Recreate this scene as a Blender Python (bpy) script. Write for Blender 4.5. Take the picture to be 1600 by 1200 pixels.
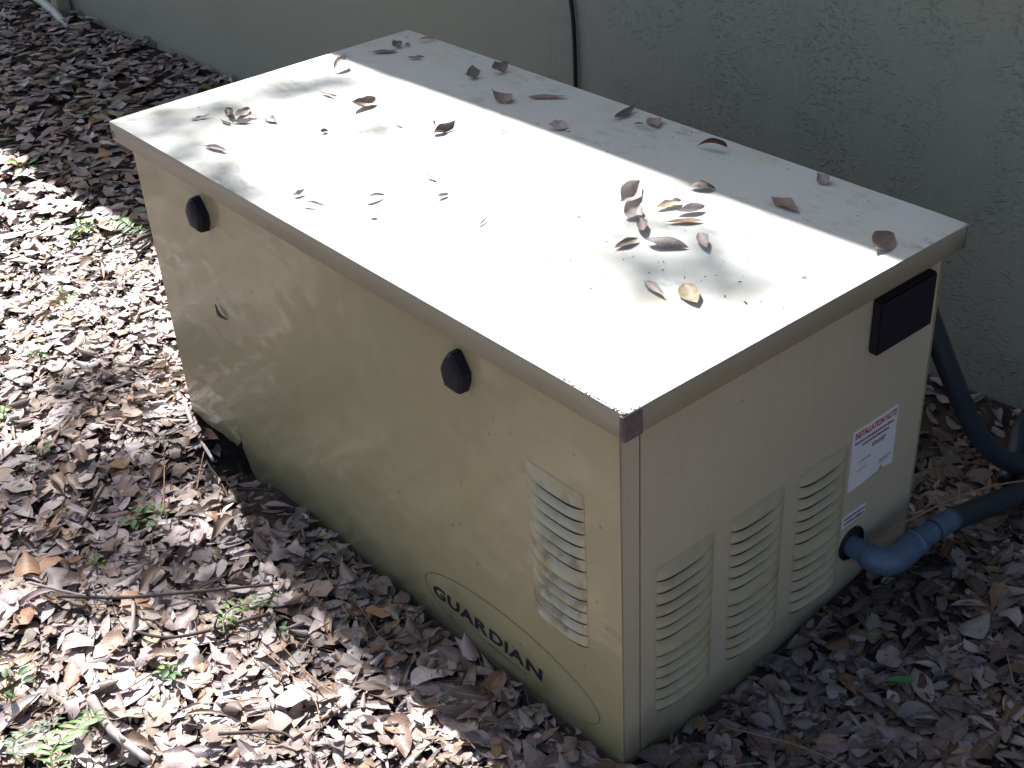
import bpy, bmesh, math, random
import numpy as np
from mathutils import Vector, Matrix

for o in list(bpy.data.objects):
    bpy.data.objects.remove(o)
SC = bpy.context.scene
COL = SC.collection
random.seed(7)
RNG = np.random.default_rng(11)

# ------------------------------------------------------------------ camera
cd = bpy.data.cameras.new('camera')
cd.sensor_width = 36.0
cd.lens = 45.66
cd.clip_start = 0.05
cd.clip_end = 600
cam = bpy.data.objects.new('camera', cd)
cam.location = (-0.79553, -0.82412, 1.37196)
cam.rotation_euler = (0.99556, 0.05616, -0.70162)
COL.objects.link(cam)
SC.camera = cam

# ------------------------------------------------------------------ light
SUN = Vector((0.196, 0.75, 1.0)).normalized()
elev = math.asin(SUN.z)
azim = math.atan2(SUN.x, SUN.y)            # clockwise from +Y
world = bpy.data.worlds.new('World')
SC.world = world
world.use_nodes = True
wn = world.node_tree
bg = wn.nodes['Background']
sky = wn.nodes.new('ShaderNodeTexSky')
sky.sky_type = 'NISHITA'
sky.sun_disc = False
sky.sun_elevation = elev
sky.sun_rotation = azim
sky.air_density = 1.0
sky.dust_density = 3.5
sky.ozone_density = 1.0
wn.links.new(sky.outputs[0], bg.inputs[0])
bg.inputs[1].default_value = 0.052
sd = bpy.data.lights.new('sun', 'SUN')
sd.energy = 5.0
sd.angle = math.radians(0.53)
sd.color = (1.0, 0.975, 0.96)
sun = bpy.data.objects.new('sun', sd)
sun.rotation_euler = SUN.to_track_quat('Z', 'Y').to_euler()
sun.location = (2, 8, 12)
COL.objects.link(sun)
SC.view_settings.view_transform = 'Standard'
SC.view_settings.look = 'None'
SC.view_settings.exposure = 1.87
SC.view_settings.gamma = 1.0
SC.view_settings.use_curve_mapping = False
SC.render.engine = 'CYCLES'
SC.cycles.use_denoising = True
SC.cycles.max_bounces = 6
SC.cycles.sample_clamp_indirect = 6.0

# ------------------------------------------------------------------ helpers
def tag(o, label=None, cat=None, group=None, kind=None):
    if label: o['label'] = label
    if cat: o['category'] = cat
    if group: o['group'] = group
    if kind: o['kind'] = kind
    return o

def link(o, parent=None):
    COL.objects.link(o)
    if parent is not None:
        o.parent = parent
    return o

def empty(name, loc=(0, 0, 0), rz=0.0):
    o = bpy.data.objects.new(name, None)
    o.empty_display_size = 0.05
    o.location = loc
    o.rotation_euler = (0, 0, rz)
    return link(o)

def mesh_obj(name, verts, faces, mat, parent=None, smooth=False):
    me = bpy.data.meshes.new(name)
    me.from_pydata([tuple(v) for v in verts], [], faces)
    if mat: me.materials.append(mat)
    if smooth:
        me.polygons.foreach_set('use_smooth', [True] * len(me.polygons))
    me.update()
    return link(bpy.data.objects.new(name, me), parent)

def bm_obj(name, bm, mat, parent=None, smooth=False):
    me = bpy.data.meshes.new(name)
    bmesh.ops.recalc_face_normals(bm, faces=bm.faces)
    bm.to_mesh(me); bm.free()
    if mat: me.materials.append(mat)
    if smooth:
        me.polygons.foreach_set('use_smooth', [True] * len(me.polygons))
    return link(bpy.data.objects.new(name, me), parent)

def bm_box(bm, a, b):
    vs = [bm.verts.new((x, y, z)) for x in (a[0], b[0]) for y in (a[1], b[1]) for z in (a[2], b[2])]
    for f in ((0, 1, 3, 2), (4, 6, 7, 5), (0, 4, 5, 1), (2, 3, 7, 6), (0, 2, 6, 4), (1, 5, 7, 3)):
        bm.faces.new([vs[i] for i in f])

def box_obj(name, a, b, mat, parent=None, bevel=0.0):
    bm = bmesh.new(); bm_box(bm, a, b)
    if bevel:
        bmesh.ops.bevel(bm, geom=list(bm.edges), offset=bevel, segments=2, affect='EDGES', profile=0.6)
    return bm_obj(name, bm, mat, parent, smooth=False)

def spline(pts, n):
    P = [Vector(p) for p in pts]
    P = [P[0] * 2 - P[1]] + P + [P[-1] * 2 - P[-2]]
    out = []
    for i in range(1, len(P) - 2):
        for k in range(n):
            t = k / n
            a, b, c, d = P[i - 1], P[i], P[i + 1], P[i + 2]
            out.append(0.5 * ((2 * b) + (c - a) * t + (2 * a - 5 * b + 4 * c - d) * t * t + (3 * b - a - 3 * c + d) * t ** 3))
    out.append(P[-2])
    return out

def tube_geo(path, radii, sides, V, F, cap=True):
    base = len(V)
    up = Vector((0.13, 0.21, 1)).normalized()
    n = len(path)
    for i, p in enumerate(path):
        t = (path[min(i + 1, n - 1)] - path[max(i - 1, 0)]).normalized()
        a = t.cross(up)
        if a.length < 1e-3: a = t.cross(Vector((1, 0, 0)))
        a.normalize(); b = t.cross(a)
        r = radii[i] if hasattr(radii, '__len__') else radii
        for k in range(sides):
            an = 2 * math.pi * k / sides
            V.append(p + (a * math.cos(an) + b * math.sin(an)) * r)
    for i in range(n - 1):
        for k in range(sides):
            k2 = (k + 1) % sides
            F.append((base + i * sides + k, base + i * sides + k2, base + (i + 1) * sides + k2, base + (i + 1) * sides + k))
    if cap:
        F.append(tuple(base + k for k in range(sides))[::-1])
        F.append(tuple(base + (n - 1) * sides + k for k in range(sides)))

def tube_obj(name, pts, r, mat, parent=None, sides=12, n=8, smooth=True):
    path = spline(pts, n) if len(pts) > 2 else [Vector(p) for p in pts]
    if hasattr(r, '__len__'):
        xs = np.linspace(0, 1, len(r)); rr = list(np.interp(np.linspace(0, 1, len(path)), xs, r))
    else:
        rr = r
    V, F = [], []
    tube_geo(path, rr, sides, V, F)
    return mesh_obj(name, V, F, mat, parent, smooth)

# ------------------------------------------------------------------ materials
class NT:
    def __init__(s, name, rough=0.6, spec=0.4):
        s.m = bpy.data.materials.new(name); s.m.use_nodes = True
        s.t = s.m.node_tree; s.b = s.t.nodes['Principled BSDF']
        s.b.inputs['Roughness'].default_value = rough
        s.b.inputs['Specular IOR Level'].default_value = spec
        s.tc = s.n('ShaderNodeTexCoord')
    def n(s, k, **kw):
        x = s.t.nodes.new(k)
        for a, v in kw.items(): setattr(x, a, v)
        return x
    def l(s, a, b): s.t.links.new(a, b)
    def coords(s, scale=(1, 1, 1), out='Object', rot=(0, 0, 0)):
        m = s.n('ShaderNodeMapping'); s.l(s.tc.outputs[out], m.inputs[0])
        m.inputs['Scale'].default_value = scale
        m.inputs['Rotation'].default_value = rot
        return m.outputs[0]
    def noise(s, co, scale, detail=4, rough=0.55, dist=0.0):
        x = s.n('ShaderNodeTexNoise'); s.l(co, x.inputs['Vector'])
        x.inputs['Scale'].default_value = scale; x.inputs['Detail'].default_value = detail
        x.inputs['Roughness'].default_value = rough; x.inputs['Distortion'].default_value = dist
        return x.outputs[0]
    def voro(s, co, scale, feature='F1', out=0, rnd=1.0):
        x = s.n('ShaderNodeTexVoronoi', feature=feature); s.l(co, x.inputs['Vector'])
        x.inputs['Scale'].default_value = scale; x.inputs['Randomness'].default_value = rnd
        return x.outputs[out]
    def ramp(s, f, stops):
        x = s.n('ShaderNodeValToRGB'); s.l(f, x.inputs[0])
        e = x.color_ramp.elements
        while len(e) < len(stops): e.new(0.5)
        for i, (p, c) in enumerate(stops):
            e[i].position = p
            e[i].color = (c, c, c, 1) if not hasattr(c, '__len__') else (*c, 1)
        return x.outputs[0]
    def mix(s, f, a, b, mode='MIX'):
        x = s.n('ShaderNodeMix', data_type='RGBA', blend_type=mode)
        for v, i in ((f, 0), (a, 6), (b, 7)):
            if hasattr(v, 'is_linked') or isinstance(v, bpy.types.NodeSocket): s.l(v, x.inputs[i])
            elif i == 0: x.inputs[0].default_value = v
            else: x.inputs[i].default_value = (*v, 1)
        return x.outputs[2]
    def math(s, op, a, b=0.0, clamp=False):
        x = s.n('ShaderNodeMath', operation=op, use_clamp=clamp)
        for i, v in enumerate((a, b)):
            if isinstance(v, bpy.types.NodeSocket): s.l(v, x.inputs[i])
            else: x.inputs[i].default_value = v
        return x.outputs[0]
    def sep(s, co):
        x = s.n('ShaderNodeSeparateXYZ'); s.l(co, x.inputs[0]); return x.outputs
    def color(s, v):
        if isinstance(v, bpy.types.NodeSocket): s.l(v, s.b.inputs['Base Color'])
        else: s.b.inputs['Base Color'].default_value = (*v, 1)
    def bump(s, h, strength=0.5, dist=0.01, target='Normal', prev=None):
        x = s.n('ShaderNodeBump'); s.l(h, x.inputs['Height'])
        x.inputs['Strength'].default_value = strength; x.inputs['Distance'].default_value = dist
        if prev is not None: s.l(prev, x.inputs['Normal'])
        s.l(x.outputs[0], s.b.inputs[target]); return x.outputs[0]

def plain(name, col, rough=0.5, spec=0.4, var=0.15, scale=30):
    m = NT(name, rough, spec)
    f = m.noise(m.coords(), scale)
    d = tuple(c * (1 - var) for c in col); u = tuple(min(1, c * (1 + var)) for c in col)
    m.color(m.mix(f, d, u)); m.bump(f, 0.15, 0.001)
    return m.m

def paint(name, base, kind):
    m = NT(name, 0.42, 0.45)
    co = m.n('ShaderNodeNewGeometry').outputs['Position']
    z = m.sep(co)
    big = m.noise(co, 3.0, 5)
    fine = m.noise(co, 60, 4)
    c = m.mix(big, tuple(x * 0.9 for x in base), tuple(min(1, x * 1.08) for x in base))
    c = m.mix(m.math('MULTIPLY', fine, 0.12), c, tuple(x * 0.6 for x in base))
    # small dark mildew specks, stretched a little
    for sc, thr, amt, ro in ((62, 0.075, 0.8, 0.3), (130, 0.08, 0.6, 0.7)) if kind != 'louver' else ():
        cs = m.coords((1, 1, 0.55), rot=(ro, ro, 0))
        v = m.voro(cs, sc)
        k = m.ramp(v, [(0.0, 1.0), (thr, 0.9), (thr + 0.05, 0.0)])
        gate = m.ramp(m.noise(co, 31.0 + sc * 0.1, 2), [(0.55, 0.0), (0.62, 1.0)])
        c = m.mix(m.math('MULTIPLY', m.math('MULTIPLY', k, gate), amt), c, (0.05, 0.05, 0.03))
    if kind == 'body':
        # run-off streaks and soil splash towards the foot, with its own ragged outline
        st = m.noise(m.coords((14, 14, 1.0)), 3.0, 4)
        c = m.mix(m.ramp(st, [(0.5, 0.0), (0.8, 0.14)]), c, (0.25, 0.21, 0.11))
        low = m.math('ADD', z[2], m.math('MULTIPLY', m.noise(co, 11, 5), 0.10))
        c = m.mix(m.ramp(low, [(0.045, 0.8), (0.13, 0.0)]), c, (0.11, 0.10, 0.055))
        m.b.inputs['Coat Weight'].default_value = 0.55
        m.b.inputs['Coat Roughness'].default_value = 0.12
        m.b.inputs['Coat IOR'].default_value = 1.5
        w = m.noise(m.coords((1, 1.0, 2.0)), 6.0, 2.0)
        w2 = m.noise(co, 420, 2)
        bn = m.bump(w, 0.28, 0.02, 'Coat Normal')
        m.bump(w2, 0.08, 0.0006, 'Normal')
    elif kind == 'lid':
        sm = m.noise(m.coords((2.2, 1, 1), rot=(0, 0, 0.6)), 26, 5, 0.7)
        gate2 = m.ramp(m.noise(co, 5.0, 3), [(0.42, 0.0), (0.62, 1.0)])
        k = m.math('MULTIPLY', m.ramp(sm, [(0.50, 0.0), (0.66, 0.7)]), gate2)
        c = m.mix(k, c, (0.22, 0.23, 0.21))
        y = m.ramp(m.noise(co, 11, 4), [(0.52, 0.0), (0.72, 0.45)])
        c = m.mix(y, c, (0.48, 0.44, 0.30))
        m.b.inputs['Roughness'].default_value = 0.33
        m.bump(m.noise(co, 300, 2), 0.05, 0.0005)
    elif kind == 'louver':
        # the front vent has rusted towards its lower half, the others only yellowed
        fr = m.math('MULTIPLY', m.math('LESS_THAN', z[0], 0.03), m.ramp(m.math('ADD', z[2], m.math('MULTIPLY', big, 0.12)), [(0.33, 1.0), (0.40, 0.25)]))
        fr = m.math('ADD', m.math('MULTIPLY', fr, 0.6), 0.4)
        r = m.math('MULTIPLY', m.ramp(m.noise(co, 22, 5), [(0.46, 0.0), (0.68, 0.8)]), fr)
        c = m.mix(r, c, (0.34, 0.25, 0.07))
        r2 = m.math('MULTIPLY', m.ramp(m.noise(co, 36, 4), [(0.52, 0.0), (0.66, 0.8)]), m.math('SUBTRACT', fr, 0.22))
        c = m.mix(r2, c, (0.12, 0.075, 0.03))
        m.b.inputs['Coat Weight'].default_value = 0.3
        m.b.inputs['Coat Roughness'].default_value = 0.2
    m.color(c)
    return m.m

M = {}
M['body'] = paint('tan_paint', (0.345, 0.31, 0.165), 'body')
M['end'] = paint('skylit_tan_paint', (0.51, 0.455, 0.335), 'body')  # same tan, with the greyer sky light on the end face put into its colour
M['flange'] = paint('flange_paint', (0.34, 0.325, 0.245), 'flange')
M['lid'] = paint('faded_lid_paint', (0.55, 0.57, 0.535), 'lid')
M['louver'] = paint('louver_paint', (0.43, 0.395, 0.275), 'louver')
M['black'] = plain('black_plastic', (0.010, 0.009, 0.017), 0.55, 0.28)
M['dark'] = plain('dark_interior', (0.015, 0.014, 0.016), 0.8)
M['rust'] = plain('rusty_paint', (0.15, 0.112, 0.112), 0.8, 0.2, 0.5, 120)
M['ink'] = plain('black_ink', (0.018, 0.016, 0.03), 0.4)
M['line'] = plain('worn_ink', (0.10, 0.09, 0.07), 0.5, 0.3, 0.4, 90)
M['paper'] = plain('white_vinyl', (0.72, 0.72, 0.74), 0.35, 0.5, 0.06, 60)
M['red'] = plain('red_ink', (0.45, 0.02, 0.06), 0.5)
M['grey_ink'] = plain('grey_ink', (0.16, 0.16, 0.19), 0.5)
M['pvc'] = plain('grey_blue_pvc', (0.068, 0.112, 0.175), 0.42, 0.5, 0.4, 55)
M['hose'] = plain('dark_hose', (0.02, 0.028, 0.04), 0.45, 0.5, 0.2, 40)
M['cable'] = plain('black_cable', (0.012, 0.012, 0.02), 0.5)
M['white_pipe'] = plain('weathered_white_plastic', (0.55, 0.53, 0.46), 0.5, 0.4, 0.15, 20)
M['spout'] = plain('downspout_paint', (0.30, 0.28, 0.21), 0.5)
M['bark'] = plain('bark', (0.10, 0.075, 0.055), 0.9, 0.2, 0.4, 60)
M['stick'] = plain('dry_grey_wood', (0.36, 0.32, 0.30), 0.85, 0.2, 0.4, 90)
M['dark_stick'] = plain('dark_twig_bark', (0.11, 0.085, 0.075), 0.85, 0.2, 0.4, 90)
M['straw'] = plain('dry_straw', (0.25, 0.15, 0.085), 0.7, 0.3, 0.3, 90)
M['white_paint'] = plain('trim_paint', (0.55, 0.52, 0.44), 0.6)
M['shingle'] = plain('roof_shingle', (0.09, 0.08, 0.075), 0.95, 0.2, 0.4, 50)

def stucco():
    m = NT('stucco', 0.85, 0.25)
    co = m.coords()
    big = m.noise(co, 1.6, 4)
    c = m.mix(big, (0.272, 0.275, 0.215), (0.315, 0.315, 0.25))
    c = m.mix(m.ramp(m.noise(co, 7, 5), [(0.5, 0.0), (0.8, 0.35)]), c, (0.235, 0.235, 0.20))
    m.color(c)
    # skip-trowelled skin: raised ragged flakes, fading to a combed smoother skin further along the wall
    wob = m.n('ShaderNodeVectorMath', operation='ADD')
    nz = m.n('ShaderNodeTexNoise'); m.l(co, nz.inputs['Vector']); nz.inputs['Scale'].default_value = 16
    sc = m.n('ShaderNodeVectorMath', operation='SCALE'); m.l(nz.outputs[1], sc.inputs[0]); sc.inputs['Scale'].default_value = 0.05
    m.l(co, wob.inputs[0]); m.l(sc.outputs[0], wob.inputs[1])
    mp = m.n('ShaderNodeMapping'); m.l(wob.outputs[0], mp.inputs[0])
    mp.inputs['Rotation'].default_value = (0.75, 0, 0); mp.inputs['Scale'].default_value = (1, 1, 1.9)
    a = m.noise(mp.outputs[0], 85, 4, 0.55)
    patch = m.ramp(m.noise(co, 8, 3), [(0.42, 0.12), (0.60, 1.0)])
    flakes = m.math('MULTIPLY', patch, m.ramp(a, [(0.53, 0.0), (0.69, 0.9), (0.8, 1.0)]))
    y = m.sep(co)[1]
    zone = m.ramp(y, [(0.0, 1.0), (1.0, 1.0)])
    mr = m.n('ShaderNodeMapRange'); m.l(m.math('ADD', y, m.math('MULTIPLY', big, 0.5)), mr.inputs[0])
    mr.inputs[1].default_value = 1.25; mr.inputs[2].default_value = 1.75; mr.inputs[3].default_value = 1.0; mr.inputs[4].default_value = 0.12
    h1 = m.math('MULTIPLY', flakes, mr.outputs[0])
    comb = m.noise(m.coords((1, 7, 0.7)), 14, 4)
    grain = m.noise(co, 150, 3)
    h = m.math('ADD', h1, m.math('MULTIPLY', comb, 0.55))
    h = m.math('ADD', h, m.math('MULTIPLY', grain, 0.18))
    m.bump(h, 0.75, 0.0042)
    return m.m
M['stucco'] = stucco()

def soil():
    m = NT('leaf_soil', 0.95, 0.1)
    co = m.coords()
    a = m.noise(co, 40, 6, 0.7)
    c = m.ramp(a, [(0.3, (0.015, 0.012, 0.012)), (0.55, (0.042, 0.033, 0.031)), (0.75, (0.10, 0.078, 0.068))])
    f = m.ramp(m.voro(m.coords((1, 1.6, 1)), 24, out=1), [(0.0, (0.02, 0.016, 0.016)), (0.5, (0.05, 0.038, 0.034)), (1.0, (0.13, 0.1, 0.085))])
    c = m.mix(0.4, c, f)
    m.color(c); m.bump(a, 0.8, 0.01)
    return m.m
M['soil'] = soil()

def leaf_mat(name, translucent=0.12, rough=0.5, green=False):
    m = NT(name, rough, 0.45)
    at = m.n('ShaderNodeAttribute', attribute_name='tint')
    uv = m.n('ShaderNodeAttribute', attribute_name='luv')
    u = m.sep(uv.outputs['Vector'])
    co = m.coords()
    c = at.outputs['Color']
    blot = m.noise(m.coords(out='Object'), 90, 4, 0.65)
    c = m.mix(m.ramp(blot, [(0.5, 0.0), (0.72, 0.45)]), c, (0.07, 0.05, 0.04) if not green else (0.05, 0.09, 0.02))
    av = m.math('ABSOLUTE', u[1])
    rib = m.ramp(av, [(0.03, 0.35), (0.08, 0.0)])
    c = m.mix(rib, c, (0.34, 0.28, 0.21) if not green else (0.25, 0.35, 0.12))
    vein = m.math('SINE', m.math('MULTIPLY', m.math('SUBTRACT', u[0], m.math('MULTIPLY', av, 0.16)), 70.0))
    c = m.mix(m.ramp(vein, [(0.8, 0.0), (1.0, 0.07)]), c, (0.3, 0.24, 0.19) if not green else (0.2, 0.3, 0.1))
    m.color(c)
    m.bump(m.math('ADD', m.math('MULTIPLY', vein, 0.08), blot), 0.4, 0.002)
    m.b.inputs['Transmission Weight'].default_value = 0.0
    tr = m.n('ShaderNodeBsdfTranslucent'); m.l(c, tr.inputs[0])
    mx = m.n('ShaderNodeMixShader'); mx.inputs[0].default_value = translucent
    out = m.t.nodes['Material Output']
    m.l(m.b.outputs[0], mx.inputs[1]); m.l(tr.outputs[0], mx.inputs[2]); m.l(mx.outputs[0], out.inputs[0])
    return m.m
M['leaf'] = leaf_mat('dry_leaf')
M['green'] = leaf_mat('green_leaf', 0.25, 0.45, True)

# ------------------------------------------------------------------ numbers of the place (metres)
W, LEN, H = 0.6331, 1.25, 0.5852       # lid
FL = 0.0345                            # lid flange
X0, X1 = 0.0168, 0.6273                # cabinet body
Y0, Y1 = 0.0259, 1.2189
WALL_X, WALL_A = 1.102, 0.0296

def ghash(x, y):
    return (np.sin(x * 5.1 + 1.3) * np.cos(y * 4.3 - .4) * 0.6 + np.sin(x * 11.7 - y * 7.9 + 2) * 0.3 + np.sin(x * 23 + y * 19) * .12)
def sstep(a, b, t):
    t = np.clip((t - a) / (b - a), 0, 1); return t * t * (3 - 2 * t)
def ground(x, y):
    """height of the litter bed: nearly flat, washed out by the torn panel, banked at the pipe end"""
    x = np.asarray(x, float); y = np.asarray(y, float)
    g = -0.018 + 0.011 * ghash(x, y)
    g = g - 0.065 * np.exp(-(((x - 0.03) / 0.085) ** 2 + ((y - 1.04) / 0.075) ** 2))
    g = g + 0.060 * sstep(0.15, 0.62, x) * sstep(0.25, 0.02, y) * sstep(1.05, 0.75, x)
    wx = WALL_X - WALL_A * y
    g = g + 0.02 * sstep(wx - 0.25, wx, x)
    return g

# ------------------------------------------------------------------ ground sheet
def build_ground():
    xs = np.concatenate([[-150, -60, -25, -10, -5], np.arange(-3, 1.4, 0.03), [2, 6, 20, 60, 150]])
    ys = np.concatenate([[-150, -60, -20, -6, -2.5], np.arange(-1.4, 6.0, 0.03), [8, 14, 30, 70, 150]])
    X, Y = np.meshgrid(xs, ys, indexing='ij')
    Z = ground(X, Y)
    far = (np.abs(X + .9) > 2.4) | (np.abs(Y - 2.2) > 4)
    Z = np.where(far, -0.03, Z)
    V = np.stack([X, Y, Z], -1).reshape(-1, 3)
    nx, ny = len(xs), len(ys)
    i, j = np.meshgrid(np.arange(nx - 1), np.arange(ny - 1), indexing='ij')
    a = (i * ny + j).ravel()
    F = np.stack([a, a + ny, a + ny + 1, a + 1], 1)
    o = mesh_obj('ground', V.tolist(), F.tolist(), M['soil'], smooth=True)
    tag(o, 'dark leaf-strewn earth under and around the tan cabinet', 'ground', kind='structure')
build_ground()

# ------------------------------------------------------------------ house (wall, eave)
house = empty('house', (WALL_X, 0, 0), WALL_A)
tag(house, 'grey green stucco house wall behind the tan cabinet', 'house')
box_obj('stucco_wall', (0, -5, -0.4), (0.2, 3.99, 2.40), M['stucco'], house)
ER = 0.195                                                  # eave overhang
box_obj('soffit', (-ER + 0.022, -5.2, 2.402), (0.2, 9.5, 2.42), M['white_paint'], house)
box_obj('fascia', (-ER, -5.2, 2.36), (-ER + 0.02, 9.5, 2.49), M['white_paint'], house)
def roof():
    V = [(-ER - 0.004, -5.3, 2.492), (-ER - 0.004, 9.6, 2.492), (4.2, 9.6, 4.0), (4.2, -5.3, 4.0)]
    V += [(x, y, z + 0.02) for x, y, z in V]
    mesh_obj('roof', V, [(3, 2, 1, 0), (4, 5, 6, 7), (0, 1, 5, 4), (2, 3, 7, 6), (1, 2, 6, 5), (3, 0, 4, 7)], M['shingle'], house)
roof()
# return wall beyond the corner of the house
box_obj('rear_wall', (0.55, 3.992, -0.4), (0.75, 9.3, 2.40), M['stucco'], house)

# ------------------------------------------------------------------ generator cabinet
gen = empty('generator_cabinet', (0, 0, 0))
tag(gen, 'weathered tan metal standby generator cabinet standing on the leaf litter beside the wall', 'generator')

def panel_poly(name, pts, axis, at, depth, mat, parent):
    """flat polygon (in panel coordinates) given a small sheet thickness; axis x: (y,z) at x; axis y: (x,z) at y"""
    n = len(pts)
    f = (lambda p, d: (at + d, p[0], p[1])) if axis == 'x' else (lambda p, d: (p[0], at + d, p[1]))
    bm = bmesh.new()
    a = [bm.verts.new(f(p, 0)) for p in pts]; b = [bm.verts.new(f(p, depth)) for p in pts]
    bm.faces.new(a); bm.faces.new(b[::-1])
    for i in range(n):
        bm.faces.new((a[i], b[i], b[(i + 1) % n], a[(i + 1) % n]))
    bmesh.ops.triangulate(bm, faces=[q for q in bm.faces if len(q.verts) > 4])
    return bm_obj(name, bm, mat, parent)

TOP = H - 0.004
fp = [(Y0, TOP), (Y0, -0.06), (0.96, -0.06), (0.99, -0.048), (1.0042, -0.0303), (1.0120, -0.010), (1.0203, 0.0087),
      (1.0186, 0.037), (1.0205, 0.0385), (1.0365, TOP)]
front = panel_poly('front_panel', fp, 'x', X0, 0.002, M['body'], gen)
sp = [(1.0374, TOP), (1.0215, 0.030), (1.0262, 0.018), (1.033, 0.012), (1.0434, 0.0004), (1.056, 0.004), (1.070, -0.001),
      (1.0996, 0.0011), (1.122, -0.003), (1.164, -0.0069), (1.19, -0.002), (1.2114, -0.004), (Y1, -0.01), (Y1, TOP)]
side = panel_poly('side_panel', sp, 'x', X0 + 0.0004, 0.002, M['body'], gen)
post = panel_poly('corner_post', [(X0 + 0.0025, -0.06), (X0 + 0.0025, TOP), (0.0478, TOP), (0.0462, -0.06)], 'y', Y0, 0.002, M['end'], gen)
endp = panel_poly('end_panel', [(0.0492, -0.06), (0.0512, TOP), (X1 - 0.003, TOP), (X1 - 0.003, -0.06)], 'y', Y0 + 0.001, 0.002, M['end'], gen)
box_obj('back_panel', (X1 - 0.002, Y0, -0.06), (X1, Y1, TOP), M['body'], gen)
box_obj('far_panel', (X0 + 0.003, Y1 - 0.003, -0.03), (X1 - 0.003, Y1 - 0.001, TOP), M['body'], gen)
box_obj('inner_frame', (0.040, 0.034, -0.055), (0.60, 1.20, 0.50), M['dark'], gen)

def build_lid():
    t = 0.002
    bm = bmesh.new()
    n = 26; k = 13
    # slightly uneven top sheet
    grid = {}
    for i in range(k + 1):
        for j in range(n + 1):
            x, y = W * i / k, LEN * j / n
            e = min(i, k - i, j, n - j)
            dz = 0 if e == 0 else 0.0012 * math.sin(x * 9 + 1) * math.sin(y * 7)
            grid[i, j] = bm.verts.new((x, y, H + dz))
    for i in range(k):
        for j in range(n):
            bm.faces.new((grid[i, j], grid[i + 1, j], grid[i + 1, j + 1], grid[i, j + 1]))
    ring = [grid[i, 0] for i in range(k)] + [grid[k, j] for j in range(n)] + [grid[i, n] for i in range(k, 0, -1)] + [grid[0, j] for j in range(n, 0, -1)]
    low = [bm.verts.new((v.co.x, v.co.y, H - FL)) for v in ring]
    m = len(ring)
    for a in range(m):
        bm.faces.new((ring[a], low[a], low[(a + 1) % m], ring[(a + 1) % m]))
    be = [e for e in bm.edges if all(v in ring for v in e.verts)] 
    bmesh.ops.bevel(bm, geom=be, offset=0.0016, segments=2, affect='EDGES', profile=0.5)
    o = bm_obj('lid', bm, M['lid'], gen)
    o.data.materials.append(M['flange'])
    for p in o.data.polygons:
        p.use_smooth = True
        if p.center.z < H - 0.0025: p.material_index = 1
    o.data.set_sharp_from_angle(angle=math.radians(50))
    s = o.modifiers.new('thick', 'SOLIDIFY'); s.thickness = t; s.offset = -1
    return o
lid = build_lid()
# folded corner seam of the lid, its paint gone to rust
def corner_patch():
    bm = bmesh.new()
    bm_box(bm, (-0.0012, -0.0016, H - FL - 0.0006), (0.026, 0.0002, H - 0.004))
    bm_box(bm, (-0.0016, 0.0004, H - FL - 0.0006), (-0.0002, 0.006, H - 0.003))
    o = bm_obj('corner_patch', bm, M['rust'], lid)
    o['label'] = 'rusty purple brown patch on the front lid corner'
corner_patch()
box_obj('rust_slot', (-0.0008, LEN - 0.0065, H - FL + 0.006), (0.0004, LEN - 0.004, H - 0.017), M['rust'], lid)
box_obj('corner_seam', (W - 0.004, -0.0009, H - FL), (W - 0.003, 0.0004, H - 0.004), M['rust'], lid)
def rim_grime():
    bm = bmesh.new()
    r = random.Random(3)
    for k in range(46):
        t = r.random() ** 1.6
        y = 0.002 + t * 0.10; x = 0.0005 + r.random() * 0.003
        s = r.uniform(0.0004, 0.0011)
        bm_box(bm, (x - s, y - s, H - 0.001), (x + s, y + s, H + s * 0.9))
    for k in range(14):
        x = 0.001 + r.random() ** 2 * 0.03; y = 0.0005 + r.random() * 0.004
        s = r.uniform(0.0006, 0.0016)
        bm_box(bm, (x - s, y - s, H - 0.001), (x + s, y + s, H + s * 0.9))
    tag(bm_obj('rim_grime', bm, M['rust'], lid), kind='stuff')
rim_grime()

# louvers: pressed domes, each open along its lower lip
def louver_mesh(name, width, pitch, d, first=False):
    """one pressed slat; origin on its lower lip. Its upper edge is cut by the slot under the slat above."""
    nu, nv = 20, 6
    V, F, mi = [], [], []
    SL = 0.0113
    ee = lambda q: max(0.0, 1 - abs(q) ** 3.2) ** 0.9
    for j in range(nv + 1):
        s = j / nv
        for i in range(nu + 1):
            q = 2 * i / nu - 1
            e = ee(q)
            top = pitch if first else pitch - SL * e
            w = d * e * (s ** 1.25 if first else 0.07 + 0.93 * math.sin(s * 1.35) / math.sin(1.35))
            V.append((q * width / 2, -w - 0.0004, top * (1 - s)))
    b = nv * (nu + 1)
    for i in range(nu + 1):                              # turned-in lip
        x, y, z = V[b + i]
        V.append((x, y * 0.80 + 0.0001, z - 0.0009 * (-y / d)))
    for j in range(nv + 1):
        for i in range(nu):
            k = j * (nu + 1) + i
            F.append((k, k + nu + 1, k + nu + 2, k + 1)); mi.append(0)
    c = len(V)                                           # dark strip on the panel, painting in slot and shade below the lip
    for i in range(nu + 1):
        q = 2 * i / nu - 1
        V.append((q * width / 2, -0.0006, -0.0003)); V.append((q * width / 2, -0.0006, -SL * ee(q) - 0.0003))
    for i in range(nu):
        F.append((c + 2 * i, c + 2 * i + 1, c + 2 * i + 3, c + 2 * i + 2)); mi.append(1)
    me = bpy.data.meshes.new(name); me.from_pydata(V, [], F)
    me.materials.append(M['louver']); me.materials.append(M['dark'])
    me.polygons.foreach_set('material_index', mi)
    me.polygons.foreach_set('use_smooth', [True] * len(me.polygons)); me.update()
    return me
LIPS = [0.2862, 0.2662, 0.2463, 0.2264, 0.2065, 0.1868, 0.1578, 0.1382, 0.1184, 0.0988, 0.0786, 0.0590]
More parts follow.
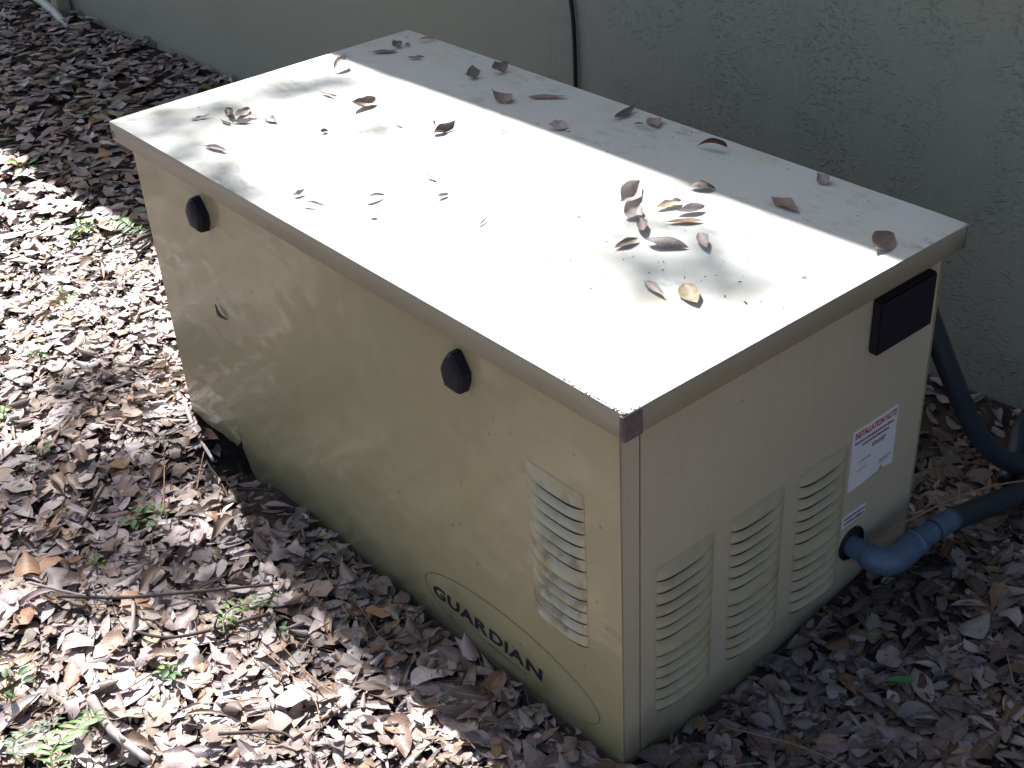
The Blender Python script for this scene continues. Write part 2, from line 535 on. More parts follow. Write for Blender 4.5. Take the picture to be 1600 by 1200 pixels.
LM = {'short': louver_mesh('louver', 0.1055, 0.0198, 0.0078), 'tall': louver_mesh('louver', 0.1055, 0.0288, 0.0086), 'top': louver_mesh('louver', 0.1055, 0.0190, 0.0078, True)}
def louvers(panel, place, lips):
    for i, z in enumerate(lips):
        o = link(bpy.data.objects.new('louver', LM['top' if i == 0 else 'tall' if i == 6 else 'short']), panel)
        loc, rz = place(z)
        o.location = loc; o.rotation_euler = (0, 0, rz)
for xc in (0.1295, 0.2665, 0.4015):
    louvers(endp, lambda z, xc=xc: (Vector((xc, Y0 + 0.001, z)), 0.0), LIPS)
louvers(front, lambda z: (Vector((X0, 0.1407, z)), -math.pi / 2), [z + 0.1125 for z in LIPS])

# latches (dark moulded pulls)
def latch(yc, zt, w, h):
    prof = [(0.06, 1.0), (-0.12, 0.97), (-0.30, 0.80), (-0.50, 0.52), (-0.47, 0.30), (-0.34, 0.02), (0.28, 0.0), (0.46, 0.30), (0.50, 0.55), (0.36, 0.72), (0.16, 0.95)]
    bm = bmesh.new()
    rings = []
    for off, sc in ((0.0, 1.0), (-0.014, 0.97), (-0.019, 0.82), (-0.021, 0.5)):
        rings.append([bm.verts.new((X0 + off, yc - a * w * sc, zt - h + h * 0.5 + (b - 0.5) * h * sc)) for a, b in prof])
    for r0, r1 in zip(rings, rings[1:]):
        for i in range(len(prof)):
            bm.faces.new((r0[i], r1[i], r1[(i + 1) % len(prof)], r0[(i + 1) % len(prof)]))
    bm.faces.new(rings[-1])
    o = bm_obj('latch', bm, M['black'], gen)
    o.data.set_sharp_from_angle(angle=math.radians(20))
latch(0.990, 0.5235, 0.050, 0.058)
latch(0.314, 0.5265, 0.044, 0.058)

# black cover on the end panel
def cover():
    bm = bmesh.new()
    bm_box(bm, (0.4735, 0.011, 0.4430), (0.5945, Y0 + 0.0012, 0.5260))
    for v in bm.verts:                                  # sides drawn in a little towards the outer face
        if v.co.y < 0:
            v.co.z -= 0.003 if v.co.z > 0.5 else -0.006
            v.co.x += 0.003 if v.co.x < 0.5 else -0.003
    bmesh.ops.bevel(bm, geom=list(bm.edges), offset=0.003, segments=2, affect='EDGES')
    bm_obj('black_cover', bm, M['black'], endp)
cover()

# ---- print
def text_mesh(s, bold=0.0):
    cu = bpy.data.curves.new('txt', 'FONT'); cu.body = s; cu.size = 1.0; cu.offset = bold; cu.resolution_u = 3
    ob = bpy.data.objects.new('txt', cu); COL.objects.link(ob)
    bpy.context.view_layer.update()
    me = bpy.data.meshes.new_from_object(ob.evaluated_get(bpy.context.evaluated_depsgraph_get()))
    bpy.data.objects.remove(ob); bpy.data.curves.remove(cu)
    return me
def put_text(name, s, a, b, z0, z1, face, mat, parent, bold=0.0, slant=0.0, off=0.0008):
    """stretch the letters over the rectangle a..b (across), z0..z1 (up) on a panel face"""
    me = text_mesh(s, bold)
    co = np.array([v.co[:] for v in me.vertices]); lo, hi = co.min(0), co.max(0)
    me.materials.clear(); me.materials.append(mat)
    for v in me.vertices:
        t = (v.co.x - lo[0]) / (hi[0] - lo[0]); q = (v.co.y - lo[1]) / (hi[1] - lo[1])
        A = a + (b - a) * t + slant * (q - .5); Z = z0 + (z1 - z0) * q
        v.co = (X0 - off, A, Z) if face == 'x' else (A, Y0 + 0.001 - off, Z)
    me.name = name; me.update()
    return link(bpy.data.objects.new(name, me), parent)
for ch, a, b in (('G', .4375, .4075), ('U', .4025, .3735), ('A', .3725, .3395), ('R', .3365, .3070), ('D', .3030, .2725),
                 ('I', .2685, .2615), ('A', .2590, .2255), ('N', .2215, .1870)):
    put_text('logo_letter', ch, a, b, 0.0350, 0.0575, 'x', M['ink'], front, 0.030, -0.002)
put_text('registered_mark', '®', .1845, .1825, 0.0545, 0.0570, 'x', M['ink'], front)
def oval():
    cy, cz, ry, rz, t = 0.2635, 0.0530, 0.1925, 0.0555, 0.0011
    V, F = [], []
    n = 90
    for i in range(n):
        a = 2 * math.pi * i / n
        e = 1 + 0.003 * math.sin(a * 5)
        for q in (0, t):
            V.append((X0 - 0.0007, cy + (ry + q) * math.cos(a) * e, cz + (rz + q) * math.sin(a) * e + 0.012 * math.cos(a) * 0))
    for i in range(n):
        k = (i + 1) % n
        F.append((2 * i, 2 * i + 1, 2 * k + 1, 2 * k))
    mesh_obj('logo_oval', V, F, M['line'], front)
oval()
def strokes(name, rows, face, mat, parent, seed, off):
    """rows of tiny illegible print: (start, end, z, height)"""
    r = random.Random(seed); V, F = [], []
    for a, b, z, h in rows:
        p = a; sg = 1 if b > a else -1
        while (b - p) * sg > 0.001:
            w = r.uniform(0.0012, 0.0034) * sg
            q = p + w
            if (q - b) * sg > 0: q = b
            hh = h * r.uniform(0.7, 1.0)
            k = len(V)
            for u, zz in ((p, z), (q, z), (q, z + hh), (p, z + hh)):
                V.append((X0 - off, u, zz) if face == 'x' else (u, Y0 + 0.001 - off, zz))
            F.append((k, k + 1, k + 2, k + 3))
            p = q + r.uniform(0.0006, 0.0014) * sg
    return tag(mesh_obj(name, V, F, mat, parent), kind='stuff')
strokes('small_print', [(.330, .220, .0225, .0022)], 'x', M['line'], front, 5, 0.0007)
def sticker(name, pts, parent, label):
    o = panel_poly(name, pts, 'y', Y0 + 0.0010 - 0.0008, 0.0007, M['paper'], parent)
    o['label'] = label
    return o
st = sticker('sticker', [(.4625, .3197), (.5637, .3201), (.5645, .2162), (.5480, .2190), (.5375, .2213), (.5353, .2290), (.5325, .2170), (.5302, .2183), (.4900, .2150), (.4619, .2145)], endp, 'white installation notice sticker with red heading and torn lower edge')
put_text('heading', 'INSTALLATION NOTE', .4665, .5605, .3040, .3150, 'y', M['red'], st, 0.02, off=0.0014)
strokes('print', [(.467, .558, .2945, .0048), (.484, .545, .2865, .0048), (.508, .540, .2775, .003), (.508, .538, .2735, .003),
                  (.48, .508, .259, .0022), (.478, .50, .244, .0014), (.53, .556, .238, .0016), (.53, .55, .234, .0016)], 'y', M['grey_ink'], st, 8, 0.0014)
s2 = sticker('sticker', [(.4574, .1721), (.5102, .1721), (.5090, .1550), (.4565, .1514)], endp, 'small pale sticker with two printed lines above the pipe')
strokes('print', [(.460, .508, .1642, .005), (.460, .508, .1562, .005)], 'y', M['grey_ink'], s2, 9, 0.0014)

# dark hole with its rubber ring
def hole():
    bm = bmesh.new()
    mat = Matrix.Translation((0.4835, Y0 + 0.0008, 0.111)) @ Matrix.Rotation(math.pi / 2, 4, 'X')
    bmesh.ops.create_circle(bm, cap_ends=True, segments=28, radius=0.024, matrix=mat)
    o = bm_obj('pipe_hole', bm, M['dark'], endp)
    V, F = [], []
    path = [Vector((0.4835 + 0.0255 * math.cos(a), Y0 - 0.0005, 0.111 + 0.0255 * math.sin(a))) for a in np.linspace(0, 2 * math.pi, 29)]
    tube_geo(path, 0.0030, 8, V, F, cap=False)
    mesh_obj('grommet', V, F, M['black'], o, True)
hole()

# small debris stuck on the front panel below the first latch
tube_obj('stuck_twig', [(X0 - 0.003, 1.005, 0.318), (X0 - 0.006, 0.992, 0.305), (X0 - 0.002, 0.974, 0.300)], [0.001, 0.0035, 0.001], M['dark_stick'], gen, 6)

# ------------------------------------------------------------------ pipes and cable
con = empty('grey_conduit', (0.4835, 0.0, 0.1))
tag(con, 'blue grey plastic conduit elbow leaving the round hole low on the end panel', 'conduit')
def rel(pts): return [tuple(Vector(p) - Vector((0.4835, 0, 0.1))) for p in pts]
tube_obj('stub', rel([(0.4835, 0.06, 0.108), (0.4835, 0.010, 0.107), (0.4845, -0.004, 0.1055)]), 0.0165, M['pvc'], con, 20)
tube_obj('elbow', rel([(0.484, 0.000, 0.106), (0.4865, -0.016, 0.104), (0.497, -0.028, 0.101), (0.515, -0.0335, 0.101), (0.540, -0.035, 0.104), (0.556, -0.0355, 0.106)]), [0.0195, 0.0205, 0.0212, 0.0212, 0.0205, 0.0195], M['pvc'], con, 22)
tube_obj('elbow_rim', rel([(0.552, -0.0354, 0.1055), (0.560, -0.0356, 0.1065)]), 0.0212, M['pvc'], con, 22)
tube_obj('coupling', rel([(0.557, -0.0355, 0.106), (0.590, -0.037, 0.108), (0.640, -0.040, 0.106)]), 0.0172, M['pvc'], con, 20)
tube_obj('coupling_band', rel([(0.592, -0.0371, 0.1079), (0.596, -0.0373, 0.1079)]), 0.0180, M['hose'], con, 20)
tube_obj('hose', rel([(0.636, -0.040, 0.106), (0.70, -0.044, 0.092), (0.78, -0.050, 0.075), (0.86, -0.058, 0.065), (1.0, -0.09, 0.05), (1.15, -0.2, 0.03)]), 0.0180, M['hose'], con, 18)

tag(tube_obj('black_hose', [(0.628, 0.16, 0.53), (0.672, 0.115, 0.475), (0.6773, 0.0554 + .022, 0.415), (0.715, 0.045, 0.300), (0.765, 0.018, 0.185), (0.810, -0.004, 0.120), (0.860, -0.030, 0.085), (0.93, -0.09, 0.07), (1.02, -0.2, 0.05)], 0.0165, M['hose'], None, 18),
    'thick dark hose dropping from the back of the cabinet to the litter by the wall', 'hose')
tag(tube_obj('wall_hose', [(0.845, -0.01, 0.05), (0.90, 0.01, 0.075), (0.96, 0.035, 0.09), (1.10, 0.05, 0.11)], 0.014, M['hose'], None, 14),
    'short dark blue hose crossing behind the thick hose at the wall foot', 'hose')
wc = lambda y, z, d=0.008: (WALL_X - WALL_A * y - d, y, z)
tag(tube_obj('wall_cable', [wc(1.262, 0.95), wc(1.257, 0.72), wc(1.249, 0.58), wc(1.240, 0.50), wc(1.238, 0.42), wc(1.238, 0.30), wc(1.225, 0.10), wc(1.215, -0.03)], 0.0048, M['cable'], None, 10),
    'thin black cable hanging down the stucco wall behind the cabinet', 'cable')
dsp = empty('downspout', (0.976, 3.93, 0))
tag(dsp, 'beige downspout at the far corner of the stucco wall', 'downspout')
box_obj('spout', (-0.05, -0.03, -0.02), (0.0, 0.03, 2.35), M['spout'], dsp, 0.006)
box_obj('strap', (-0.053, -0.034, 0.9), (0.002, 0.034, 0.93), M['spout'], dsp)
tag(tube_obj('white_pipe', [(0.93, 4.55, 0.07), (0.925, 4.10, 0.045), (0.915, 3.93, 0.03), (0.905, 3.84, 0.018), (0.898, 3.77, 0.008)], [0.016, 0.016, 0.016, 0.014, 0.008], M['white_pipe'], None, 12),
    'white plastic pipe lying on the leaves at the far end of the wall', 'pipe')

# ------------------------------------------------------------------ leaves
PAL = {'pale': (0.48, 0.408, 0.385), 'grey': (0.325, 0.264, 0.252), 'brown': (0.27, 0.185, 0.14), 'dark': (0.12, 0.083, 0.07),
       'orange': (0.35, 0.20, 0.11), 'yellow': (0.44, 0.36, 0.24)}
PK = ['pale', 'grey', 'brown', 'dark', 'orange', 'yellow']
PW = np.array([0.29, 0.34, 0.23, 0.07, 0.05, 0.02])

def leaf_verts(nu, nv, p):
    """p: dict of arrays (N,): L W bend cup twist wav ph shp pos(N,3) yaw tilt tdir -> verts (N, nu*nv, 3), uv (nu*nv, 2)"""
    v = np.linspace(-1, 1, nv)[None, None, :]
    g = lambda k: np.asarray(p[k], float)[:, None, None]
    u0 = np.linspace(0, 1, nu)[None, :, None]
    u = u0 if 'cut0' not in p else g('cut0') + (g('cut1') - g('cut0')) * u0
    if 'cut0' in p:                                     # torn leaves end in a ragged edge
        u = u + (g('cut1') < 1) * (u0 == 1) * 0.07 * np.sin(v * 7 + g('ph') * 3)
    L, Wd, be, cu, tw, wa, ph, sh = (g(k) for k in ('L', 'W', 'bend', 'cup', 'twist', 'wav', 'ph', 'shp'))
    be = np.where(np.abs(be) < 1e-3, 1e-3, be); cu = np.where(np.abs(cu) < 1e-3, 1e-3, cu)
    ub = np.clip((u - 0.07) / 0.93, 0, 1)
    prof = np.sin(np.pi * ub ** sh) ** 0.75
    prof = np.maximum(prof, 0.035)
    hw = Wd / 2 * prof * (1 + 0.10 * wa * np.sin(u * 17 + ph + v * 2))
    s = u - 0.5
    th = be * s * (1 + 0.5 * np.sin(ph) * s)
    X = L * np.sin(th) / be; Z = L * (1 - np.cos(th)) / be
    a = hw * np.sin(cu * v) / cu
    b = hw * (1 - np.cos(cu * v)) / cu + wa * hw * 0.35 * np.abs(v) * np.sin(u * 11 + ph) * np.sign(v + 0.01)
    t = tw * s
    y = a * np.cos(t) - b * np.sin(t); n = a * np.sin(t) + b * np.cos(t)
    x = X - n * np.sin(th); z = Z + n * np.cos(th)
    y = y + 0.12 * L * np.sin(ph * 1.7) * s * s
    x, y, z = np.broadcast_arrays(x, y, z)
    P = np.stack([x, y, z], -1).reshape(len(p['L']), -1, 3)
    # tilt about a horizontal axis, then yaw
    td = np.asarray(p['tdir'])[:, None]; ti = np.asarray(p['tilt'])[:, None]
    ax, ay = np.cos(td), np.sin(td)
    x, y, z = P[..., 0], P[..., 1], P[..., 2]
    d = ax * x + ay * y; cx_, cy_ = ay * z, -ax * z; cz_ = ax * y - ay * x
    c, sn = np.cos(ti), np.sin(ti)
    x2 = x * c + cx_ * sn + ax * d * (1 - c); y2 = y * c + cy_ * sn + ay * d * (1 - c); z2 = z * c + cz_ * sn
    ya = np.asarray(p['yaw'])[:, None]; c, sn = np.cos(ya), np.sin(ya)
    out = np.stack([x2 * c - y2 * sn, x2 * sn + y2 * c, z2], -1)
    out[..., 2] -= out[..., 2].min(1, keepdims=True)
    out += np.asarray(p['pos'])[:, None, :]
    uv = np.stack(np.broadcast_arrays(u0[0], v[0]), -1).reshape(-1, 2)
    return out, uv

def leaf_mesh(name, V, uv, nu, nv, tint, mat):
    N, K = V.shape[:2]
    i, j = np.meshgrid(np.arange(nu - 1), np.arange(nv - 1), indexing='ij')
    a = (i * nv + j).ravel()
    q = np.stack([a, a + nv, a + nv + 1, a + 1], 1)
    F = (q[None] + (np.arange(N) * K)[:, None, None]).reshape(-1)
    me = bpy.data.meshes.new(name)
    nf = N * len(q)
    me.vertices.add(N * K); me.vertices.foreach_set('co', V.astype(np.float32).ravel())
    me.loops.add(nf * 4); me.loops.foreach_set('vertex_index', F.astype(np.int32))
    me.polygons.add(nf)
    me.polygons.foreach_set('loop_start', np.arange(nf, dtype=np.int32) * 4)
    me.polygons.foreach_set('use_smooth', np.ones(nf, bool))
    me.update(calc_edges=True)
    ca = me.attributes.new('tint', 'FLOAT_COLOR', 'POINT')
    ca.data.foreach_set('color', np.concatenate([np.repeat(tint, K, 0), np.ones((N * K, 1))], 1).astype(np.float32).ravel())
    ua = me.attributes.new('luv', 'FLOAT_VECTOR', 'POINT')
    uu = np.concatenate([uv, np.zeros((K, 1))], 1)
    ua.data.foreach_set('vector', np.tile(uu, (N, 1)).astype(np.float32).ravel())
    me.materials.append(mat)
    return me

def rand_leaf(N, rng, lo=0.035, hi=0.075):
    L = rng.uniform(lo, hi, N)
    return dict(L=L, W=L * np.where(rng.random(N) < .16, rng.uniform(.56, .82, N), rng.uniform(0.20, 0.52, N)), bend=rng.normal(0, 0.42, N), cup=rng.normal(0.25, 0.75, N), twist=rng.normal(0, 0.4, N),
                wav=np.abs(rng.normal(0, 0.5, N)), ph=rng.uniform(0, 6.28, N), shp=rng.uniform(0.62, 1.4, N), yaw=rng.uniform(0, 6.283, N),
                tilt=np.abs(rng.normal(0, 0.10, N)), tdir=rng.uniform(0, 6.283, N),
                cut0=np.where(rng.random(N) < .22, rng.uniform(.1, .45, N), 0.0), cut1=np.where(rng.random(N) < .36, rng.uniform(.5, .9, N), 1.0))
def tints(N, rng, w=PW):
    c = np.array([PAL[k] for k in PK])[rng.choice(len(PK), N, p=w / w.sum())]
    return np.clip(c * rng.uniform(0.62, 1.32, (N, 1)) * rng.uniform(0.93, 1.07, (N, 3)), 0.01, 0.8)

def free(x, y, m=0.0):
    """outside the cabinet and in front of the wall"""
    ins = (x > X0 - 0.004 - m) & (x < X1 + 0.004 + m) & (y > Y0 - 0.004 - m) & (y < Y1 + 0.004 + m)
    return ~ins & (x < WALL_X - WALL_A * y - 0.012)

def litter():
    rng = np.random.default_rng(5)
    def scatter(n, x0, x1, y0, y1):
        x = rng.uniform(x0, x1, n); y = rng.uniform(y0, y1, n); k = free(x, y, 0.006)
        return x[k], y[k]
    # near bed
    def bed(name, zones, nu, nv, lo, hi, layer, pw=PW):
        xs, ys = zip(*[scatter(*z) for z in zones]); x = np.concatenate(xs); y = np.concatenate(ys)
        N = len(x); p = rand_leaf(N, rng, lo, hi)
        z = ground(x, y) - 0.003 + rng.uniform(0, layer, N)
        # leaves against the cabinet or wall lie flatter and are kept clear of the sheet metal
        p['pos'] = np.stack([x, y, z], 1)
        V, uv = leaf_verts(nu, nv, p)
        c = V.reshape(N, -1, 3)
        bad = ((c[..., 0] > X0 + .001) & (c[..., 0] < X1 - .001) & (c[..., 1] > Y0 + .001) & (c[..., 1] < Y1 - .001)).any(1) | (c[..., 0] > WALL_X - WALL_A * c[..., 1] - 0.002).any(1)
        e = ((x + .02) / .072) ** 2 + ((y - .96) / .165) ** 2        # washed out hollow under the torn panel: bare soil
        bad |= (e < 1) & (rng.random(N) < (.95 if hi > .03 else .35))
        shade_mask = np.maximum(np.exp(-(((x - .52) / .32) ** 2 + ((y + .06) / .14) ** 2)), np.exp(-(((x - .88) / .22) ** 2 + ((y - .15) / .25) ** 2)))
        shade_mask = np.maximum(shade_mask, .6 * (x > .05) * (y < .03))
        shade_mask = np.maximum(shade_mask, .7 * np.exp(-((x + .03) / .10) ** 2) * (y > -.1) * (y < 1.25))   # shade along the front panel, put into the leaf colour            # the shade round the pipe end is tinted in likewise
        bad |= rng.random(N) < np.clip(shade_mask * 1.4 - .7, 0, 1) * (x > .05)
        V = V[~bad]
        T = tints(len(V), rng, pw) * (1 - .68 * shade_mask[~bad])[:, None]
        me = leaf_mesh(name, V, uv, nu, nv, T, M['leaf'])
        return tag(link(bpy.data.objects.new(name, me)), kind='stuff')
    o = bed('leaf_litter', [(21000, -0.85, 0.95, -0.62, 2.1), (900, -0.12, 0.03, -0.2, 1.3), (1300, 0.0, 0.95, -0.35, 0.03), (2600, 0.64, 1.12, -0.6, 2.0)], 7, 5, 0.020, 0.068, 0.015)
    tag(o, 'bed of dry fallen leaves covering the ground close around the cabinet', 'leaf litter')
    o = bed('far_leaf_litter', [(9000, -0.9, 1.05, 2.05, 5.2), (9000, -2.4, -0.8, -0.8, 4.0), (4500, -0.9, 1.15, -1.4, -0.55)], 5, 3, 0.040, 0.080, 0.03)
    tag(o, 'bed of dry fallen leaves stretching away along the wall beyond the cabinet', 'leaf litter')
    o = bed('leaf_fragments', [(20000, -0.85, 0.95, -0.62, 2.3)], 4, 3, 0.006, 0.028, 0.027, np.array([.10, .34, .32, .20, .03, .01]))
    tag(o, 'crumbled bits of dry leaf scattered over the litter', 'leaf crumbs')
    # needles and hair-thin twigs
    x, y = scatter(1900, -0.85, 1.0, -0.6, 3.0)
    N = len(x); yaw = rng.uniform(0, 6.28, N); ln = rng.uniform(0.03, 0.11, N); r = rng.uniform(0.0005, 0.0012, N)
    z = ground(x, y) + rng.uniform(0.004, 0.024, N)
    dx, dy = np.cos(yaw), np.sin(yaw); sl = rng.normal(0, 0.10, N); bow = rng.normal(0, 0.10, N)
    V = []
    for t in (-0.5, 0.0, 0.5):
        off = bow * ln * (0.25 - t * t)
        for a in (0, 2.094, 4.189):
            V.append(np.stack([x + dx * ln * t - dy * (r * math.cos(a) + off), y + dy * ln * t + dx * (r * math.cos(a) + off), z + sl * ln * t + r * math.sin(a)], 1))
    V = np.stack(V, 1)
    ok = free(V[..., 0], V[..., 1]).all(1); V = V[ok]; N = len(V)
    q = []
    for s in (0, 3):
        for k in range(3): q.append((s + k, s + (k + 1) % 3, s + 3 + (k + 1) % 3, s + 3 + k))
    F = (np.array(q)[None] + (np.arange(N) * 9)[:, None, None]).reshape(-1, 4)
    me = bpy.data.meshes.new('pine_needles'); me.from_pydata(V.reshape(-1, 3).tolist(), [], F.tolist())
    me.materials.append(M['straw']); me.materials.append(M['dark_stick'])
    mi = np.repeat((rng.random(N) < 0.6).astype(np.int32), 6); me.polygons.foreach_set('material_index', mi); me.update()
    tag(link(bpy.data.objects.new('pine_needles', me)), 'thin dry needles and hair twigs strewn through the litter', 'needles', kind='stuff')
litter()

# ---- single leaves lying on top of the litter (the ones that show largest)
def top_leaves():
    rng = np.random.default_rng(21)
    nu, nv = 9, 5
    temps = []
    for key in ('pale', 'grey', 'brown', 'dark', 'orange'):
        for k in range(7):
            p = rand_leaf(1, rng, 0.044, 0.070)
            p['yaw'] = np.zeros(1); p['tilt'] = np.abs(rng.normal(0.05, 0.16, 1)); p['pos'] = np.zeros((1, 3))
            V, uv = leaf_verts(nu, nv, p)
            t = np.clip(np.array([PAL[key]]) * rng.uniform(0.85, 1.25), 0, .8)
            temps.append((key, leaf_mesh('fallen_leaf', V, uv, nu, nv, t, M['leaf'])))
    WORD = {'pale': 'pale dry', 'grey': 'grey brown', 'brown': 'plain brown', 'dark': 'dark brown', 'orange': 'orange brown'}
    n = 0; used = []
    while n < 300:
        z = rng.random()
        if z < 0.62: x, y = rng.uniform(-0.60, 0.02), rng.uniform(0.12, 1.6)
        else: x, y = rng.uniform(0.05, 0.90), rng.uniform(-0.36, 0.02)
        if not free(np.array(x), np.array(y), 0.035): continue
        if ((x + .022) / .09) ** 2 + ((y - .93) / .22) ** 2 < 1: continue
        if abs(x - .52) < .3 and y > -.15: continue
        if x < 0.02 and y < 0.62 - 0.75 * (x + 0.6): continue          # below the frame
        if x > 0.05 and y < -0.30 + 0.10 * (x - .4): continue
        if any((x - a) ** 2 + (y - b) ** 2 < 0.026 ** 2 for a, b in used): continue
        used.append((x, y))
        w = np.array([0.24, 0.34, 0.26, 0.08, 0.08]) if x < -.13 else np.array([0.02, 0.20, 0.36, 0.34, 0.08])  # darker leaf mix beside the cabinet, deepening the shade there by colour
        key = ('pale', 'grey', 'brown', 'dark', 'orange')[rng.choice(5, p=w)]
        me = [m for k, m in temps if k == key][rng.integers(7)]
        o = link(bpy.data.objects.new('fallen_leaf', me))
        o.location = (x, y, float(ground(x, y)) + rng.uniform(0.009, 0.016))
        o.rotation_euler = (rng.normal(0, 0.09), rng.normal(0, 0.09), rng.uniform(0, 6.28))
        if x > 0.03: zone, zw = 'in the shade by the louvered end panel', 'shaded leaves by the end panel'
        elif x > -0.13: zone, zw = 'in the strip of shade along the lettered front panel', 'shaded leaves along the front panel'
        else: zone, zw = 'on the sunlit litter in front of the cabinet', 'sunlit leaves in front of the cabinet'
        tag(o, f'{WORD[key]} fallen leaf {zone}', 'leaf', f'{WORD[key]} {zw}')
        n += 1
top_leaves()

